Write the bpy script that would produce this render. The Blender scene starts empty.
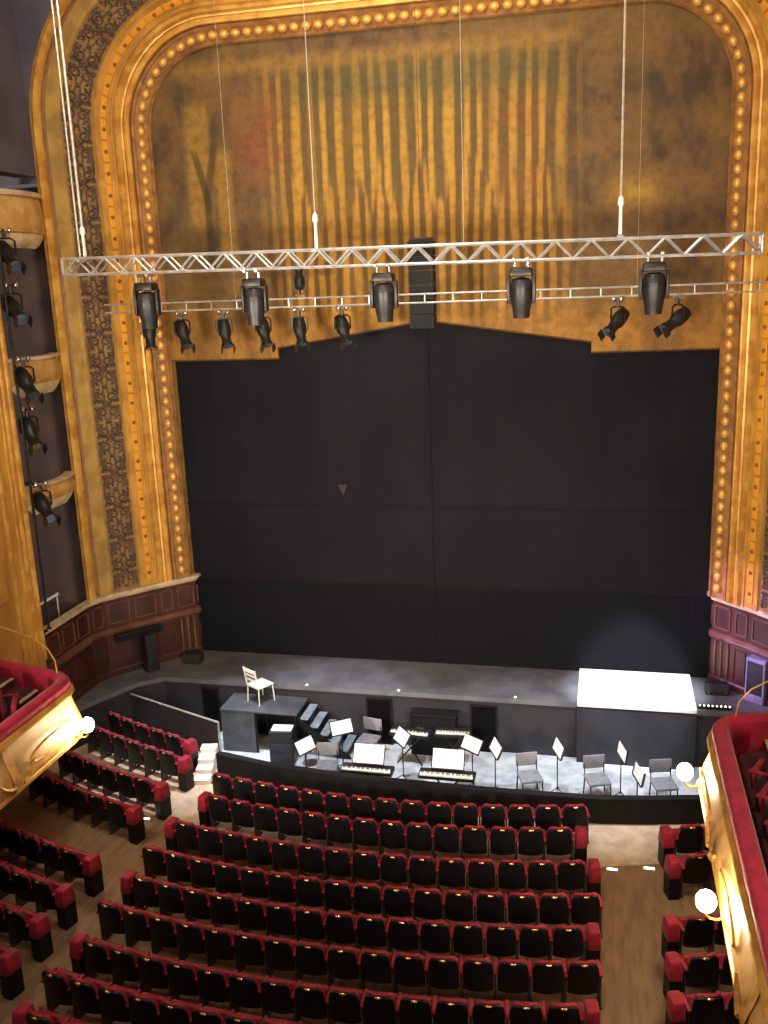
import bpy, bmesh, math, random
from mathutils import Matrix, Vector
random.seed(7)
SC = bpy.context.scene
COL = SC.collection
PI = math.pi

def lin(h):
    h = h.lstrip('#'); v = [int(h[i:i+2], 16) / 255 for i in (0, 2, 4)]
    return tuple(c / 12.92 if c <= .04045 else ((c + .055) / 1.055) ** 2.4 for c in v) + (1,)

# ------------------------------------------------------------------ camera, world, lights, exposure
CAMZ = 11.0
def make_camera():
    yaw, pitch, roll = (math.radians(a) for a in (13.4956, 13.8644, 2.2292))
    f = Vector((-math.sin(yaw) * math.cos(pitch), math.cos(yaw) * math.cos(pitch), -math.sin(pitch)))
    r0 = Vector((math.cos(yaw), math.sin(yaw), 0)); u0 = r0.cross(f)
    r = math.cos(roll) * r0 - math.sin(roll) * u0
    u = math.sin(roll) * r0 + math.cos(roll) * u0
    cd = bpy.data.cameras.new('camera'); cam = bpy.data.objects.new('camera', cd); COL.objects.link(cam)
    cd.sensor_width = 36; cd.lens = 939 / 1024 * 36; cd.clip_end = 200
    m = Matrix((r, u, -f)).transposed().to_4x4(); m.translation = (0, 0, CAMZ)
    cam.matrix_world = m; SC.camera = cam
make_camera()

w = bpy.data.worlds.new('world'); SC.world = w; w.use_nodes = True
bgn = w.node_tree.nodes['Background']; bgn.inputs[0].default_value = (.96, .90, 1.0, 1); bgn.inputs[1].default_value = .07
SC.view_settings.view_transform = 'Standard'; SC.view_settings.look = 'None'
SC.view_settings.gamma = 1; SC.view_settings.exposure = 0.7; SC.view_settings.use_curve_mapping = False

def light(name, kind, loc, energy, color, target=None, size=.3, angle=60, blend=.6):
    ld = bpy.data.lights.new(name, kind); ld.energy = energy; ld.color = color
    if kind == 'AREA': ld.shape = 'DISK'; ld.size = size
    else: ld.shadow_soft_size = size
    if kind == 'SPOT': ld.spot_size = math.radians(angle); ld.spot_blend = blend
    o = bpy.data.objects.new(name, ld); COL.objects.link(o); o.location = loc
    if target is not None:
        o.rotation_euler = (Vector(target) - Vector(loc)).to_track_quat('-Z', 'Y').to_euler()
    return o
WARM = (1.0, .87, .67); COOL = (.86, .92, 1.0); WHITE = (1, .93, .84)
# balcony-rail and gallery lights washing the proscenium
light('gallery_light', 'SPOT', (-14, -2, 9.0), 14000, WARM, (-8, 22, 8.5), 1.2, 62, .9)
light('gallery_light', 'SPOT', (6, -2, 9.0), 14000, WARM, (-1, 22, 8.5), 1.2, 62, .9)
light('gallery_light', 'SPOT', (-4.2, -4, 8.0), 6000, WARM, (-4.2, 22, 9), 1.5, 55, .9)
# dimmed house lights high over the stalls
light('house_light', 'POINT', (-4.2, 6, 19), 1700, WARM, None, 1.2)
light('house_light', 'POINT', (-4.2, 13, 20), 1100, WARM, None, 1.2)
# cool working light over the orchestra pit, from the truss, plus one added fill lamp
light('pit_light', 'SPOT', (-6.8, 18.2, 10.4), 3300, COOL, (-6.6, 19.6, 0), .12, 42, .7)
light('pit_light', 'SPOT', (-1.5, 18.2, 10.4), 3000, COOL, (-1.6, 19.6, 0), .12, 40, .7)
light('pit_light', 'SPOT', (-9.1, 18.2, 10.4), 5000, COOL, (-9.6, 18.7, 0), .12, 32, .7)
light('pit_light', 'SPOT', (2.3, 18.2, 10.4), 2600, COOL, (.2, 19.3, 0), .12, 34, .7)  # added fill with no fixture, brightens pages on the right-hand stands
# bright lamp on the white platform, and the purple one on the right-hand plinth
light('platform_light', 'SPOT', (.83, 18.2, 10.4), 9000, COOL, (.85, 21.9, 1.1), .1, 21, .45)
light('purple_light', 'SPOT', (-9.3, 19.4, 9.2), 12000, (.62, .36, 1.0), (3.8, 21.9, 2.4), .15, 15, .9)

# ------------------------------------------------------------------ materials
class X:
    """tiny expression builder over shader math nodes"""
    nt = None
    def __init__(s, v): s.v = v
    @staticmethod
    def op(o, *a):
        n = X.nt.nodes.new('ShaderNodeMath'); n.operation = o
        for i, q in enumerate(a):
            q = q.v if isinstance(q, X) else q
            if isinstance(q, (int, float)): n.inputs[i].default_value = q
            else: X.nt.links.new(q, n.inputs[i])
        return X(n.outputs[0])
    def __add__(s, o): return X.op('ADD', s, o)
    __radd__ = __add__
    def __sub__(s, o): return X.op('SUBTRACT', s, o)
    def __rsub__(s, o): return X.op('SUBTRACT', o, s)
    def __mul__(s, o): return X.op('MULTIPLY', s, o)
    __rmul__ = __mul__
    def sin(s): return X.op('SINE', s)
    def abs(s): return X.op('ABSOLUTE', s)
    def clamp(s):
        r = X.op('ADD', s, 0); r.v.node.use_clamp = True; return r
    def step(s, a, b):
        n = X.nt.nodes.new('ShaderNodeMapRange'); n.interpolation_type = 'SMOOTHSTEP'
        X.nt.links.new(s.v, n.inputs[0]); n.inputs[1].default_value = a; n.inputs[2].default_value = b
        return X(n.outputs[0])
    def box(s, a, b, e=.1): return s.step(a - e, a + e) * (1 - s.step(b - e, b + e))
def noise(scale, sx=1, sy=1, sz=1, detail=3, rough=.55):
    nt = X.nt; tc = nt.nodes.new('ShaderNodeTexCoord'); mp = nt.nodes.new('ShaderNodeMapping')
    mp.inputs['Scale'].default_value = (sx, sy, sz); nt.links.new(tc.outputs['Object'], mp.inputs[0])
    n = nt.nodes.new('ShaderNodeTexNoise'); n.inputs['Scale'].default_value = scale
    n.inputs['Detail'].default_value = detail; n.inputs['Roughness'].default_value = rough
    nt.links.new(mp.outputs[0], n.inputs['Vector']); return X(n.outputs['Fac'])
def mixc(f, a, b):
    nt = X.nt; n = nt.nodes.new('ShaderNodeMix'); n.data_type = 'RGBA'
    fs = n.inputs[0]; A = n.inputs[6]; B = n.inputs[7]
    for s, q in ((fs, f), (A, a), (B, b)):
        if isinstance(q, X): nt.links.new(q.v, s)
        elif isinstance(q, (tuple, int, float)): s.default_value = q
        else: nt.links.new(q, s)
    return n.outputs[2]
MATS = {}
def new_mat(name):
    m = bpy.data.materials.new(name); m.use_nodes = True; X.nt = m.node_tree
    MATS[name] = m
    return m, m.node_tree.nodes['Principled BSDF']
def mat(name, c1, c2=None, scale=4, rough=.6, metal=0, bump=0, bscale=None, stretch=(1, 1, 1), lo=.35, hi=.65, sheen=0, spec=.5, coat=0):
    m, b = new_mat(name); nt = m.node_tree
    c1 = lin(c1); c2 = lin(c2) if c2 else tuple(x * .82 for x in c1[:3]) + (1,)
    n = noise(scale, *stretch)
    nt.links.new(mixc(n.step(lo, hi), c1, c2), b.inputs['Base Color'])
    b.inputs['Roughness'].default_value = rough; b.inputs['Metallic'].default_value = metal
    b.inputs['Specular IOR Level'].default_value = spec
    if sheen: b.inputs['Sheen Weight'].default_value = sheen; b.inputs['Sheen Roughness'].default_value = .4
    if coat: b.inputs['Coat Weight'].default_value = coat
    if bump:
        n2 = noise(bscale or scale * 3, *stretch); bn = nt.nodes.new('ShaderNodeBump')
        bn.inputs['Strength'].default_value = bump; bn.inputs['Distance'].default_value = .02
        nt.links.new(n2.v, bn.inputs['Height']); nt.links.new(bn.outputs[0], b.inputs['Normal'])
    return m
def emit(name, col, strength):
    m, b = new_mat(name); n = noise(6)
    m.node_tree.links.new(mixc(n.step(.3, .7), lin(col), tuple(x * .95 for x in lin(col)[:3]) + (1,)), b.inputs['Emission Color'])
    b.inputs['Base Color'].default_value = lin(col); b.inputs['Emission Strength'].default_value = strength
    return m

gold = mat('gold_plaster', '#c4913f', '#a5752e', 1.6, .5, .0, .25, 9)
gold_bright = mat('orange_gilt', '#df992a', '#c98520', 1.3, .45, .0, .15, 12)
gold_line = mat('gilt_moulding', '#dfae58', '#bd8538', 2.5, .35, .25, .1, 14)
gold_dull = mat('dull_gilt', '#a07c3c', '#806034', 2.2, .55, 0, .3, 10)
outer_gold = mat('olive_gilt', '#b08d46', '#94733a', 2.4, .5, 0, .2, 10)
egg_ground = mat('egg_band_ground', '#9a6a36', '#7a522c', 4, .6, 0, .2)
fil_ground = mat('scroll_ground', '#967440', '#7d5f3a', 5, .75, 0, .5, 22)
fil_shade = mat('scroll_relief', '#634a3c', '#4c3a36', 4, .55, 0, .2)  # relief toned dark brown, shadows of the scrolls put into its colour
rosette_m = mat('rosette_brown', '#8a5520', '#70431a', 5, .5)
plaster_dark = mat('dark_spandrel_plaster', '#58525e', '#444050', .8, .8, 0, .2, 5)
wall_gold = mat('side_wall_gold', '#dca648', '#b5823a', .9, .6, 0, .2, 6, (1, 1, .5))
cream = mat('cream_plaster', '#e2cfa4', '#c9ad78', 3, .55, 0, .2)
fascia_m = mat('balcony_plaster', '#cfa768', '#b98c4c', 2.6, .5, 0, .25, 7)
relief_m = mat('balcony_relief', '#dba95c', '#a9742f', 4, .45, .1, .2)
wood_red = mat('plinth_mahogany', '#4c2820', '#381c18', 2.0, .45, 0, .1, 8, (1, 1, .25))
wood_line = mat('plinth_moulding', '#714a3a', '#583628', 3, .4, 0, .05)
ledge_m = mat('pale_ledge', '#d8c2a0', '#bda27e', 3, .45)
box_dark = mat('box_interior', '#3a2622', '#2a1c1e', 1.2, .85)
velvet = mat('crimson_velvet', '#9c0c2c', '#7a0822', 7, .75, 0, .2, 40, sheen=.12)
velvet_rim = mat('crimson_velvet_rim', '#b00a38', '#920830', 6, .75, 0, .25, 30, sheen=.2)
seat_black = mat('seat_back_black', '#0e0c12', '#09080c', 6, .5, 0, .05, spec=.3)
seat_metal = mat('seat_standard_metal', '#5a4a48', '#3c3234', 6, .45, .4)
brass = mat('brass_plate', '#f0d48a', '#d8b462', 8, .25, .85)
floor_wood = mat('aisle_boards', '#86694f', '#6f5642', 3.5, .65, 0, .1, 8, (2.2, .35, 1), lo=.3, hi=.75, spec=.25)
floor_pale = mat('pale_front_floor', '#c0a88e', '#a68e78', 2.2, .7, 0, .05)
black_paint = mat('matt_black_paint', '#131216', '#0c0b0e', 3, .7, 0, .05, spec=.25)
door_black = mat('pit_door_black', '#070709', '#050506', 3, .8, spec=.1)
stage_grey = mat('stage_floor_grey', '#66666d', '#53535b', 1.6, .6, 0, .05, 20)
stage_front_m = mat('stage_front_charcoal', '#26242d', '#1e1c24', 1.2, .75)
pit_floor_m = mat('pit_floor_pale', '#c3c9cf', '#a3a9b1', 2.4, .6, 0, .05)
white_paint = mat('white_paint', '#e9e7e2', '#dad8d2', 3, .5)
steps_pale = mat('pale_steps', '#efe4d8', '#e2d4c6', 3, .6)
paper = mat('sheet_paper', '#f4f4f2', '#e6e6e4', 9, .7)
alu = mat('truss_aluminium', '#c8c8cc', '#a9a9ae', 5, .35, .6)
steel_wire = mat('steel_wire', '#c9c5ba', '#aaa69a', 6, .4, .5)
fix_black = mat('fixture_black', '#1b1a1d', '#121114', 5, .4, .1)
fix_grey = mat('fixture_grey', '#2b2a2e', '#212024', 5, .4, .2)
chrome = mat('clamp_chrome', '#dcdcdc', '#bfbfc2', 5, .2, .9)
lens_m = mat('lens_glass', '#5f6a78', '#3d4450', 4, .08, .3, coat=1)
plat_grey = mat('platform_grey', '#4d4f55', '#3d3f45', 2.4, .6)
tread_m = mat('stair_tread', '#8e98a4', '#737d89', 3, .55)
chair_grey = mat('chair_grey_pad', '#85858d', '#707078', 6, .7, 0, .1, 40)
leg_black = mat('black_steel', '#19191c', '#101012', 5, .45, .3)
keys_white = mat('piano_key_white', '#eeeae2', '#dcd7cd', 6, .35)
carpet_red = mat('circle_carpet', '#55202a', '#3d1620', 4, .9, 0, .2, 30)
nosing_m = mat('pale_nosing', '#cbb894', '#b09c78', 4, .5)
speaker_m = mat('speaker_black', '#1a1a1d', '#111113', 30, .7, 0, .2, 90)
lamp_glow = emit('lamp_globe_glow', '#ffeac0', 150)
led_glow = emit('led_glow', '#fff0d8', 4)

# ------------------------------------------------------------------ mesh helpers
def place(verts, M):
    if M is not None:
        for v in verts: v.co = M @ v.co
def add_box(bm, c, s, bevel=0, seg=2, M=None, taper=None):
    r = bmesh.ops.create_cube(bm, size=1); vs = r['verts']
    for v in vs:
        k = 1
        if taper and v.co.z > 0: v.co.x *= taper[0]; v.co.y *= taper[1]
        v.co = Vector((v.co.x * s[0], v.co.y * s[1], v.co.z * s[2]))
    if bevel:
        es = list({e for v in vs for e in v.link_edges})
        r2 = bmesh.ops.bevel(bm, geom=vs + es, offset=bevel, segments=seg, affect='EDGES', profile=.5)
        vs = list({v for f in r2['faces'] for v in f.verts} | {v for v in vs if v.is_valid})
    for v in vs: v.co = v.co + Vector(c)
    place(vs, M); return vs
def add_tube(bm, pts, r, n=6, closed=False, caps=True):
    pts = [Vector(p) for p in pts]; rings = []; L = len(pts)
    rr = r if isinstance(r, (list, tuple)) else [r] * L
    prev = None
    for i, p in enumerate(pts):
        a = pts[i - 1] if (i or closed) else p; b = pts[(i + 1) % L] if (i < L - 1 or closed) else p
        t = (b - a).normalized()
        if prev is None:
            ref = Vector((0, 0, 1)) if abs(t.z) < .9 else Vector((1, 0, 0)); s = t.cross(ref).normalized()
        else:
            s = prev - t * prev.dot(t)
            s = s.normalized() if s.length > 1e-6 else t.orthogonal().normalized()
        prev = s; q = t.cross(s)
        rings.append([bm.verts.new(p + rr[i] * (math.cos(2 * PI * k / n) * s + math.sin(2 * PI * k / n) * q)) for k in range(n)])
    for i in range(L if closed else L - 1):
        A = rings[i]; B = rings[(i + 1) % L]
        for k in range(n): bm.faces.new((A[k], A[(k + 1) % n], B[(k + 1) % n], B[k]))
    if caps and not closed:
        bm.faces.new(rings[0][::-1]); bm.faces.new(rings[-1])
    return [v for rg in rings for v in rg]
def add_lathe(bm, prof, n=12, M=None, c=(0, 0, 0)):
    rings = []; vs = []
    for r, z in prof:
        rings.append([bm.verts.new((r * math.cos(2 * PI * k / n) + c[0], r * math.sin(2 * PI * k / n) + c[1], z + c[2])) for k in range(n)])
    for A, B in zip(rings, rings[1:]):
        for k in range(n): bm.faces.new((A[k], A[(k + 1) % n], B[(k + 1) % n], B[k]))
    bm.faces.new(rings[0][::-1]); bm.faces.new(rings[-1])
    vs = [v for r in rings for v in r]; place(vs, M); return vs
def add_ball(bm, c, r, u=10, v=6, M=None):
    rr = r if isinstance(r, (tuple, list)) else (r, r, r)
    q = bmesh.ops.create_uvsphere(bm, u_segments=u, v_segments=v, radius=1)['verts']
    for p in q: p.co = Vector((p.co.x * rr[0] + c[0], p.co.y * rr[1] + c[1], p.co.z * rr[2] + c[2]))
    place(q, M); return q
def add_grid(bm, rows, flip=False, closed_rows=False):
    V = [[bm.verts.new(p) for p in r] for r in rows]
    for A, B in zip(V, V[1:]):
        m = len(A)
        for k in range(m if closed_rows else m - 1):
            q = (A[k], A[(k + 1) % m], B[(k + 1) % m], B[k])
            bm.faces.new(q[::-1] if flip else q)
    return V
def add_prism(bm, poly, z0, z1):
    a = [bm.verts.new((x, y, z0)) for x, y in poly]; b = [bm.verts.new((x, y, z1)) for x, y in poly]
    n = len(poly)
    bm.faces.new(a[::-1]); bm.faces.new(b)
    for k in range(n): bm.faces.new((a[k], a[(k + 1) % n], b[(k + 1) % n], b[k]))
    return a + b
def BM(): return bmesh.new()
def to_mesh(name, bm, m, smooth=False):
    bmesh.ops.recalc_face_normals(bm, faces=bm.faces)
    me = bpy.data.meshes.new(name); bm.to_mesh(me); bm.free(); me.materials.append(m)
    if smooth:
        me.shade_smooth() if hasattr(me, 'shade_smooth') else None
        try: me.set_sharp_from_angle(angle=math.radians(42))
        except Exception: pass
    return me
def obj(name, bm, m, parent=None, smooth=False, loc=None, M=None):
    me = bm if isinstance(bm, bpy.types.Mesh) else to_mesh(name, bm, m, smooth)
    o = bpy.data.objects.new(name, me); COL.objects.link(o)
    if parent: o.parent = parent
    if loc is not None: o.location = loc
    if M is not None: o.matrix_local = M
    return o
def tag(o, label, cat, group=None):
    o['label'] = label; o['category'] = cat
    if group: o['group'] = group
    return o
def struct(o, label=None):
    o['kind'] = 'structure'
    if label: o['label'] = label
    return o
def thing(name, label, cat, loc=(0, 0, 0), rz=0, group=None):
    o = bpy.data.objects.new(name, None); COL.objects.link(o); o.empty_display_size = .1
    o.location = loc; o.rotation_euler = (0, 0, rz); return tag(o, label, cat, group)
def dup(root, loc, rz, label, group=None):
    r = root.copy(); COL.objects.link(r); r.location = loc; r.rotation_euler = (0, 0, rz); r['label'] = label
    if group: r['group'] = group
    for ch in list(root.children):
        c = ch.copy(); COL.objects.link(c); c.parent = r
        for g in ch.children:
            d = g.copy(); COL.objects.link(d); d.parent = c
    return r
ORD = ['first', 'second', 'third', 'fourth', 'fifth', 'sixth', 'seventh', 'eighth', 'ninth', 'tenth', 'eleventh', 'twelfth',
       'thirteenth', 'fourteenth', 'fifteenth', 'sixteenth', 'seventeenth']
MID = -4.13                                     # the hall's axis of symmetry
def mx(x): return 2 * MID - x
CX, CY = -4.12, 34.3                            # centre of the seating arcs
def arc_y(x, R): return CY - math.sqrt(R * R - (x - CX) ** 2)

# ------------------------------------------------------------------ floors, pit, stage
RAIL = [(-8.53, 18.2), (-7.2, 17.9), (-5.8, 17.74), (-4.4, 17.66), (-3.04, 17.63), (-1.5, 17.62), (.05, 17.67), (1.0, 17.8), (2.03, 18.0), (3.2, 18.35), (4.4, 18.8)]
RT = .6                                        # height of the pit wall
def interp(pts, x):
    for (a, b), (c, d) in zip(pts, pts[1:]):
        if x <= c: return b + (d - b) * max(0, (x - a)) / (c - a)
    return pts[-1][1]
EDGE = [(-12.8, 20.6), (-11.63, 20.1), (-8.77, 18.9), (-8.53, 18.2)] + RAIL[1:]
xs = sorted(set([-12.8 + .4 * i for i in range(44)] + [p[0] for p in EDGE]))
xs = [x for x in xs if x <= 4.4]
def slab(bm, lo, hi, z0, z1):
    rows = [[(x, lo(x), z0), (x, lo(x), z1), (x, hi(x), z1), (x, hi(x), z0)] for x in xs]
    add_grid(bm, rows, closed_rows=True)
bm = BM(); slab(bm, lambda x: 3.0, lambda x: interp(EDGE, x), -.5, 0)
struct(obj('floor', bm, floor_wood), 'brown boarded floor of the stalls and aisles')
bm = BM(); slab(bm, lambda x: arc_y(x, 18.62), lambda x: interp(EDGE, x) - .01, 0.001, .02)
struct(obj('floor_front', bm, floor_pale), 'pale floor strip before the orchestra pit')
bm = BM(); add_prism(bm, [(-12.8, 20.66), (-11.6, 20.16), (-8.7, 18.96), (-8.48, 18.26)] + [(x, y + .02) for x, y in RAIL[1:]] + [(4.4, 21.4), (-12.8, 21.4)], -.6, -.4)
struct(obj('floor_pit', bm, pit_floor_m), 'pale floor of the sunken orchestra pit')

STG = 1.05
left_edge = [(-11.2, 21.05), (-11.75, 20.6), (-12.3, 19.5), (-12.62, 18.75), (-12.8, 18.45)]
front = [(mx(x), y) for x, y in left_edge[::-1]] + left_edge
bm = BM(); add_prism(bm, front + [(-12.8, 20.45), (-12.62, 20.9), (-11.7, 22.1), (-10.9, 23.6), (mx(-10.9), 23.6), (mx(-11.7), 22.1), (mx(-12.62), 20.9), (mx(-12.8), 20.45)], .93, STG)
struct(obj('floor_stage', bm, stage_grey), 'dark grey stage floor and apron')
bm = BM(); add_grid(bm, [[(x, y + .03, -.4), (x, y + .03, .93)] for x, y in front]); add_grid(bm, [[(x, y + .15, -.4), (x, y + .15, .93)] for x, y in front])
struct(obj('wall_stage_front', bm, stage_front_m), 'charcoal front wall below the stage edge')

# ------------------------------------------------------------------ proscenium surround (splayed arch)
XL, XR, ZT, RAD, Z0 = -10.97, 2.55, 16.55, 1.9, 3.3
PROF = [(0, 22.72), (.37, 22.38), (.67, 22.09), (.98, 21.71), (1.62, 20.9), (1.82, 20.42), (2.2, 20.36), (4.5, 20.3)]
def prof_y(o): return interp(PROF, o)
def arch_path(o, z0=Z0, nseg=14):
    """(x, z, nx, nz) round the opening at outward offset o, left foot to right foot"""
    P = []; r = RAD + o
    zc = ZT - RAD
    for k in range(9): P.append((XL - o, z0 + (zc - z0) * k / 8, -1, 0))
    for k in range(1, nseg + 1):
        a = PI - (PI / 2) * k / nseg; P.append((XL + RAD + r * math.cos(a), zc + r * math.sin(a), math.cos(a), math.sin(a)))
    for k in range(1, 7): P.append((XL + RAD + (XR - XL - 2 * RAD) * k / 6, ZT + o, 0, 1))
    for k in range(1, nseg + 1):
        a = PI / 2 - (PI / 2) * k / nseg; P.append((XR - RAD + r * math.cos(a), zc + r * math.sin(a), math.cos(a), math.sin(a)))
    for k in range(1, 9): P.append((XR + o, zc + (z0 - zc) * k / 8, 1, 0))
    return P
def splay_t(o):
    d = .02; v = Vector((2 * d, prof_y(o + d) - prof_y(o - d))); v.normalize(); return v
def sweep_arch(bm, prof):
    """prof: list of (o, height above the splay)"""
    rows = []
    for (o, h) in prof:
        a, b = splay_t(max(.03, o)); oo = o + h * b; yy = prof_y(o) - h * a
        rows.append([(x, yy, z) for x, z, nx, nz in arch_path(oo)])
    add_grid(bm, rows)
def arch_frames(o, pitch, h=0, z0=Z0 + .12):
    P = arch_path(o, z0); out = []
    L = [0]
    for a, b in zip(P, P[1:]): L.append(L[-1] + math.hypot(b[0] - a[0], b[1] - a[1]))
    n = int(L[-1] / pitch); st = L[-1] / n
    for i in range(n):
        s = (i + .5) * st
        j = max(k for k in range(len(L) - 1) if L[k] <= s); t = (s - L[j]) / (L[j + 1] - L[j])
        x, z, nx, nz = (P[j][q] + (P[j + 1][q] - P[j][q]) * t for q in range(4))
        nl = math.hypot(nx, nz); nx /= nl; nz /= nl
        a, b = splay_t(o)
        V = Vector((nx * a, b, nz * a)); W = Vector((nx * b, -a, nz * b)); U = V.cross(W)
        M = Matrix((U, V, W)).transposed().to_4x4(); M.translation = Vector((x, prof_y(o), z)) + W * h
        out.append((M, abs(nx * nz) > .05))
    return out
bm = BM(); rows = [[(x, y, z) for x, z, _, _ in arch_path(o)] for o, y in PROF[:6]]
add_grid(bm, rows)
add_grid(bm, [[(x, 22.72, z) for x, z, _, _ in arch_path(0)], [(x, 23.4, z) for x, z, _, _ in arch_path(0)]])
pros = struct(obj('trim_1', bm, gold_dull), 'splayed gilded plaster proscenium surround framing the stage')
def arch_part(name, prof, m, smooth=True):
    b = BM(); sweep_arch(b, prof); return obj(name, b, m, pros, smooth)
arch_part('egg_band', [(.01, 0), (.01, .05), (.05, .07), (.07, .02), (.29, .02), (.31, .07), (.36, .07), (.37, 0)], egg_ground, False)
arch_part('gilt_moulding', [(.37, 0), (.39, .08), (.43, .12), (.47, .08), (.49, .02)], gold_line)
arch_part('gilt_moulding', [(.49, .0), (.51, .05), (.54, .03), (.57, .09), (.62, .11), (.65, .06), (.67, 0)], gold_line)
arch_part('gilt_band', [(.67, 0), (.69, .06), (.72, .06), (.73, .03), (.93, .03), (.94, .06), (.97, .06), (.99, 0)], gold)
arch_part('scroll_ground', [(1.0, .0), (1.0, .015), (1.47, .015), (1.48, 0)], fil_ground, False)
arch_part('outer_fillet', [(1.46, .0), (1.47, .04), (1.50, .05), (1.52, .025), (1.66, .025), (1.68, 0)], outer_gold)
arch_part('outer_groove', [(1.67, .03), (1.70, -.02), (1.73, .03)], rosette_m)
arch_part('outer_moulding', [(1.72, 0), (1.73, .09), (1.77, .13), (1.81, .10), (1.85, -.05)], gold_line)
# egg-and-dart bosses
b = BM(); add_ball(b, (0, 0, 0), (.12, .105, .095), 8, 6); egg_me = to_mesh('egg', b, gold_line, True)
for M, _ in arch_frames(.18, .285, .035): obj('egg', egg_me, None, pros, M=M)
# flat gilt panels with rosettes
def panel_mesh(L):
    b = BM(); add_box(b, (0, 0, .045), (L, .155, .03), .01, 1); return to_mesh('band_panel', b, gold_bright)
pl = panel_mesh(1.32); ps = panel_mesh(.46)
b = BM(); add_lathe(b, [(.045, 0), (.05, .02), (.03, .03), (.022, .045), (.004, .05)], 8); ros_me = to_mesh('rosette', b, rosette_m, True)
for M, bend in arch_frames(.83, .5, .0):
    obj('band_panel', ps, None, pros, M=M)
for M, bend in arch_frames(.83, .5, .055): obj('rosette', ros_me, None, pros, M=M)
# scroll-work relief
def scroll_mesh():
    b = BM()
    def spiral(cx, cy, r0, turns, ang, sx, sy):
        pts = []
        for k in range(11):
            t = k / 10; r = r0 * (1 - .75 * t); a = ang + 2 * PI * turns * t
            pts.append((cx + sx * r * math.cos(a), cy + sy * r * math.sin(a), .03))
        add_tube(b, pts, [.03 - .012 * k / 10 for k in range(11)], 4)
    for sx in (-1, 1):
        for sy in (-1, 1):
            spiral(sx * .20, sy * .13, .115, 1.1, PI * .9, sx, sy)
            add_tube(b, [(0, sy * .02, .03), (sx * .07, sy * .10, .035), (sx * .14, sy * .235, .03), (sx * .3, sy * .225, .03), (sx * .40, sy * .12, .03)], [.02, .026, .024, .02, .012], 4)
            spiral(sx * .36, sy * .19, .075, .9, PI * .2, sx, sy)
            spiral(sx * .07, sy * .23, .06, .9, PI * 1.3, sx, sy)
            add_ball(b, (sx * .27, sy * .26, .02), (.07, .022, .022), 6, 4); add_ball(b, (sx * .10, sy * .145, .02), (.022, .06, .022), 6, 4)
    add_tube(b, [(-.1, 0, .03), (0, .07, .03), (.1, 0, .03), (0, -.07, .03)], .018, 4, closed=True)
    add_ball(b, (0, 0, .03), (.035, .035, .03), 6, 4)
    for s in (-1, 1):
        add_ball(b, (s * .41, 0, .025), (.035, .07, .03), 6, 4)
        for q in (-1, 1): add_ball(b, (s * .33, q * .055, .02), (.055, .02, .022), 6, 4)
    return to_mesh('scroll_relief', b, fil_shade, True)
sm = scroll_mesh()
for v_ in sm.vertices: v_.co.y *= 1.22
for M, _ in arch_frames(1.235, .86, .012): obj('scroll_relief', sm, None, pros, M=M)
# dark wall beyond the arch
bm = BM()
add_grid(bm, [[(x, y, z) for x, z, _, _ in arch_path(o, ZT - RAD - 1.2)] for o, y in PROF[5:]])
struct(obj('wall_stage', bm, plaster_dark), 'dark plaster wall over the proscenium arch')

# ------------------------------------------------------------------ plinths below the arch
def sweep_xy(bm, path, prof, closed=False, nsign=1):
    """prof (out, z) swept along an XY path; out is measured to the right of travel * nsign, mitred"""
    rows = []; n = len(path)
    for i, p in enumerate(path):
        a = Vector(path[max(0, i - 1)]); b = Vector(path[min(n - 1, i + 1)]); p = Vector(p)
        d1 = (p - a).normalized() if i else (b - p).normalized(); d2 = (b - p).normalized() if i < n - 1 else d1
        t = (d1 + d2).normalized(); nn = Vector((t.y, -t.x)) * nsign
        k = 1 / max(.5, nn.dot(Vector((d1.y, -d1.x)) * nsign))
        rows.append([(p.x + nn.x * o * k, p.y + nn.y * o * k, z) for o, z in prof])
    add_grid(bm, rows, closed_rows=closed)
PPATH = [(-10.93, 23.3), (-10.93, 22.85), (-11.35, 22.4), (-11.68, 22.05), (-12.62, 20.9), (-12.8, 20.45), (-12.8, 18.4)]
def mirror(P): return [(mx(x), y) for x, y in P]
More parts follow.
